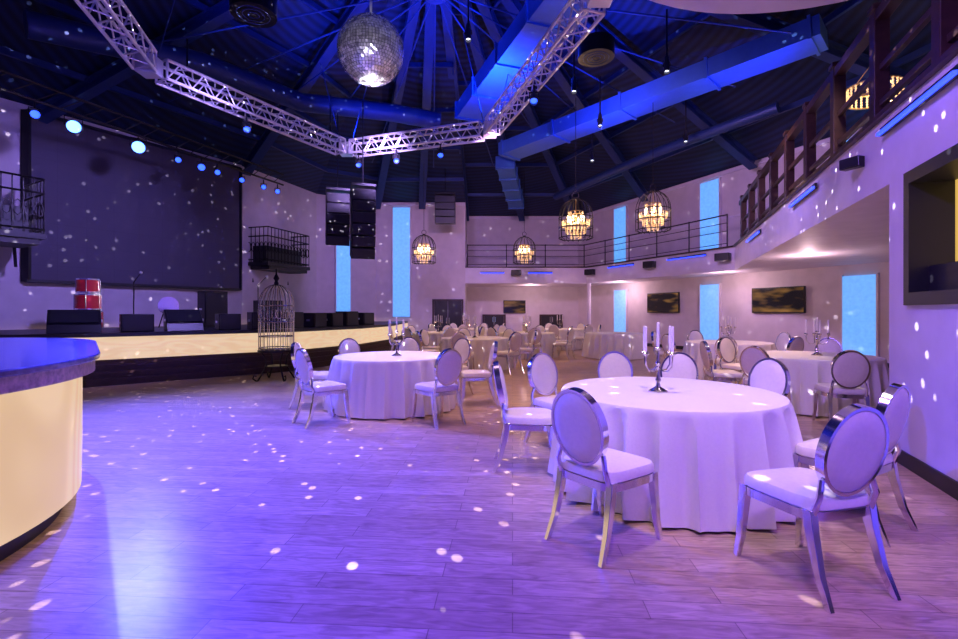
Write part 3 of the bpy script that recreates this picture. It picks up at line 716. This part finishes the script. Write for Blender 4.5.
for z,r in((.12,.42),(-.12,.42)):g.tube([(r*math.cos(2*pi*i/28),r*math.sin(2*pi*i/28),z) for i in range(28)],.018,6,True)
for i in range(28):
    q=2*pi*i/28
    for k in range(5):cr.sphere((.42*math.cos(q),.42*math.sin(q),-.1+.05*k),.02,6,4,1.3)
for k in range(3):
    q=2*pi*k/3;g.tube([(.42*math.cos(q),.42*math.sin(q),.12),(0,0,.6)],.008,5)
g.tube([(0,0,.6),(0,0,1.6)],.01,5)
cr=cr.obj('crystal_drops',M_crystal);cr['kind']='stuff'
thing('crown_chandelier','round gold crown chandelier with amber crystals above the gallery','chandelier',[g.obj('hoop_frame',M_gold),cr],chl[-1])

# ------------------------------------------------------------ lights
def spot(loc,tgt,col,W,size=60,blend=.8,rad=.05,nm='spot_lamp'):
    l=bpy.data.lights.new(nm,'SPOT');l.color=col;l.energy=W;l.spot_size=math.radians(size);l.spot_blend=blend;l.shadow_soft_size=rad
    o=bpy.data.objects.new(nm,l);COL.objects.link(o);o.location=loc;aim(o,tgt);return o
def point(loc,col,W,rad=.05,nm='point_lamp'):
    l=bpy.data.lights.new(nm,'POINT');l.color=col;l.energy=W;l.shadow_soft_size=rad
    o=bpy.data.objects.new(nm,l);COL.objects.link(o);o.location=loc;return o
PUR=(.36,.18,1.);BLU=(.03,.04,1.);WARM=(1.,.56,.27);MAG=(.72,.38,.85)
# blue dance floor
spot((-7.9,9.6,5.0),(-2.9,4.4,0),BLU,9000,60,1)
spot((-7.5,10.9,5.0),(-1.8,1.8,0),BLU,6000,50,1)
spot((-2.4,4.4,5.3),(-2.6,3.2,0),(.04,.05,1),2600,85,1,.1)
spot((-3.4,7.6,5.3),(-3.2,6.4,0),(.10,.10,1),1500,80,1,.1)
# violet foreground
spot((.3,-.5,5.0),(.1,1.6,0),(.16,.02,1.),800,90,1,.1)
spot((2.2,.8,4.8),(1.6,2.2,0),(.45,.12,1.),300,80,1,.1)
# lilac / rosy pools mid floor
spot((-2.8,7.6,5.9),(-2.6,6.9,0),(.7,.5,1),560,70,1)
spot((-.6,4.6,5.9),(-.3,5.2,0),(1,.55,.75),330,80,1)
# tables: unseen key spots added to whiten the cloths
spot((1.0,2.9,4.9),(1.55,3.9,.7),(1,.84,.78),340,48,.8,.25)
spot((0,-.5,4.7),(1.9,3.4,.5),(1,.82,.86),230,52,1,.3)
spot((2.9,5.2,4.9),(2.2,4.2,.6),(1,.8,.8),80,60,1,.2)
spot((4.2,5.9,4.9),(4.9,7.1,.4),(1,.8,.8),210,60,1,.2)
# right wall
spot((-.6,2.2,4.9),(3.9,4.4,2.0),PUR,1100,65,1,.3)
spot((1.5,7.0,5.2),(6.5,10.5,3.0),(.5,.32,1.),900,90,1,.2)
spot((2.0,9.0,5.3),(8.0,17,4.6),MAG,900,90,1,.2)
spot((.3,10.5,5.2),(1.5,24,4.4),MAG,1250,75,1,.2)
spot((-2.0,10.5,5.2),(-4.5,21,3.5),(.5,.32,1.),1400,80,1,.2)
spot((-3.5,8.0,5.2),(-9.5,11,2.2),(.36,.26,1.),1500,85,1,.2)
for p in((7.2,10.5,2.3),(7.6,15,2.3),(2.4,22.3,2.3),(5.8,20.0,2.3)):
    point(p,(1,.65,.72),40,.04)
for p in((-.1,12.0),(1.7,14.6),(-1.3,15.2),(2.9,18.2),(.1,18.0),(-.2,9.0),(2.6,8.2),(5.2,8.8),(.6,6.6)):
    spot((p[0],p[1],5.9),(p[0],p[1],0),WARM,560 if p[1]>7 else 260,60,1)
spot((-1.27,6.8,5.9),T2+(.5,),(1,.8,.7),360,30,1)
for p in chl:point((p[0],p[1],p[2]-.05),(1,.6,.3),36,.05)
for p,w in(((-5.3,8.3,5.8),170),((.3,10.6,5.8),460),((1.55,6.4,5.8),320),((-3.3,12,5.8),180),((3.2,11.8,5.2),260),((6.,10,5.2),110)):
    spot(p,(p[0]*.6,p[1]+.5,9.5),(.01,.06,1.),w*5,140,1,.05)
spot((-.9,3.2,3.6),(-1.69,7.5,5.48),(.9,.85,1.),500,16,.3,.05)  # unseen narrow spot added to brighten the mirror ball
l=bpy.data.lights.new('ball_sparkle','POINT');l.energy=4200;l.shadow_soft_size=0.0;l.color=(.9,.8,1);l.use_nodes=True
nt=l.node_tree;N=nt.nodes;L=nt.links;em=N['Emission'];tc=N.new('ShaderNodeTexCoord');vo=N.new('ShaderNodeTexVoronoi');vo.inputs['Scale'].default_value=34
L.new(tc.outputs['Normal'],vo.inputs['Vector']);rp=N.new('ShaderNodeMapRange');rp.inputs[1].default_value=.18;rp.inputs[2].default_value=.12;rp.inputs[3].default_value=0;rp.inputs[4].default_value=1
L.new(vo.outputs['Distance'],rp.inputs[0]);L.new(rp.outputs[0],em.inputs['Strength'])
o=bpy.data.objects.new('ball_sparkle',l);COL.objects.link(o);o.location=(-1.69,7.5,4.9)
w=bpy.data.worlds.new('World');sc.world=w;w.use_nodes=True;bg=w.node_tree.nodes['Background'];bg.inputs[0].default_value=(.20,.10,.6,1);bg.inputs[1].default_value=.3
cam=bpy.data.cameras.new('Camera');co=bpy.data.objects.new('Camera',cam);COL.objects.link(co);co.location=(0,0,1.4);co.rotation_euler=(pi/2,0,0)
cam.sensor_width=36;cam.lens=480/958*36;cam.shift_y=-7.5/958;cam.clip_start=.05
sc.camera=co
sc.view_settings.view_transform='Standard'
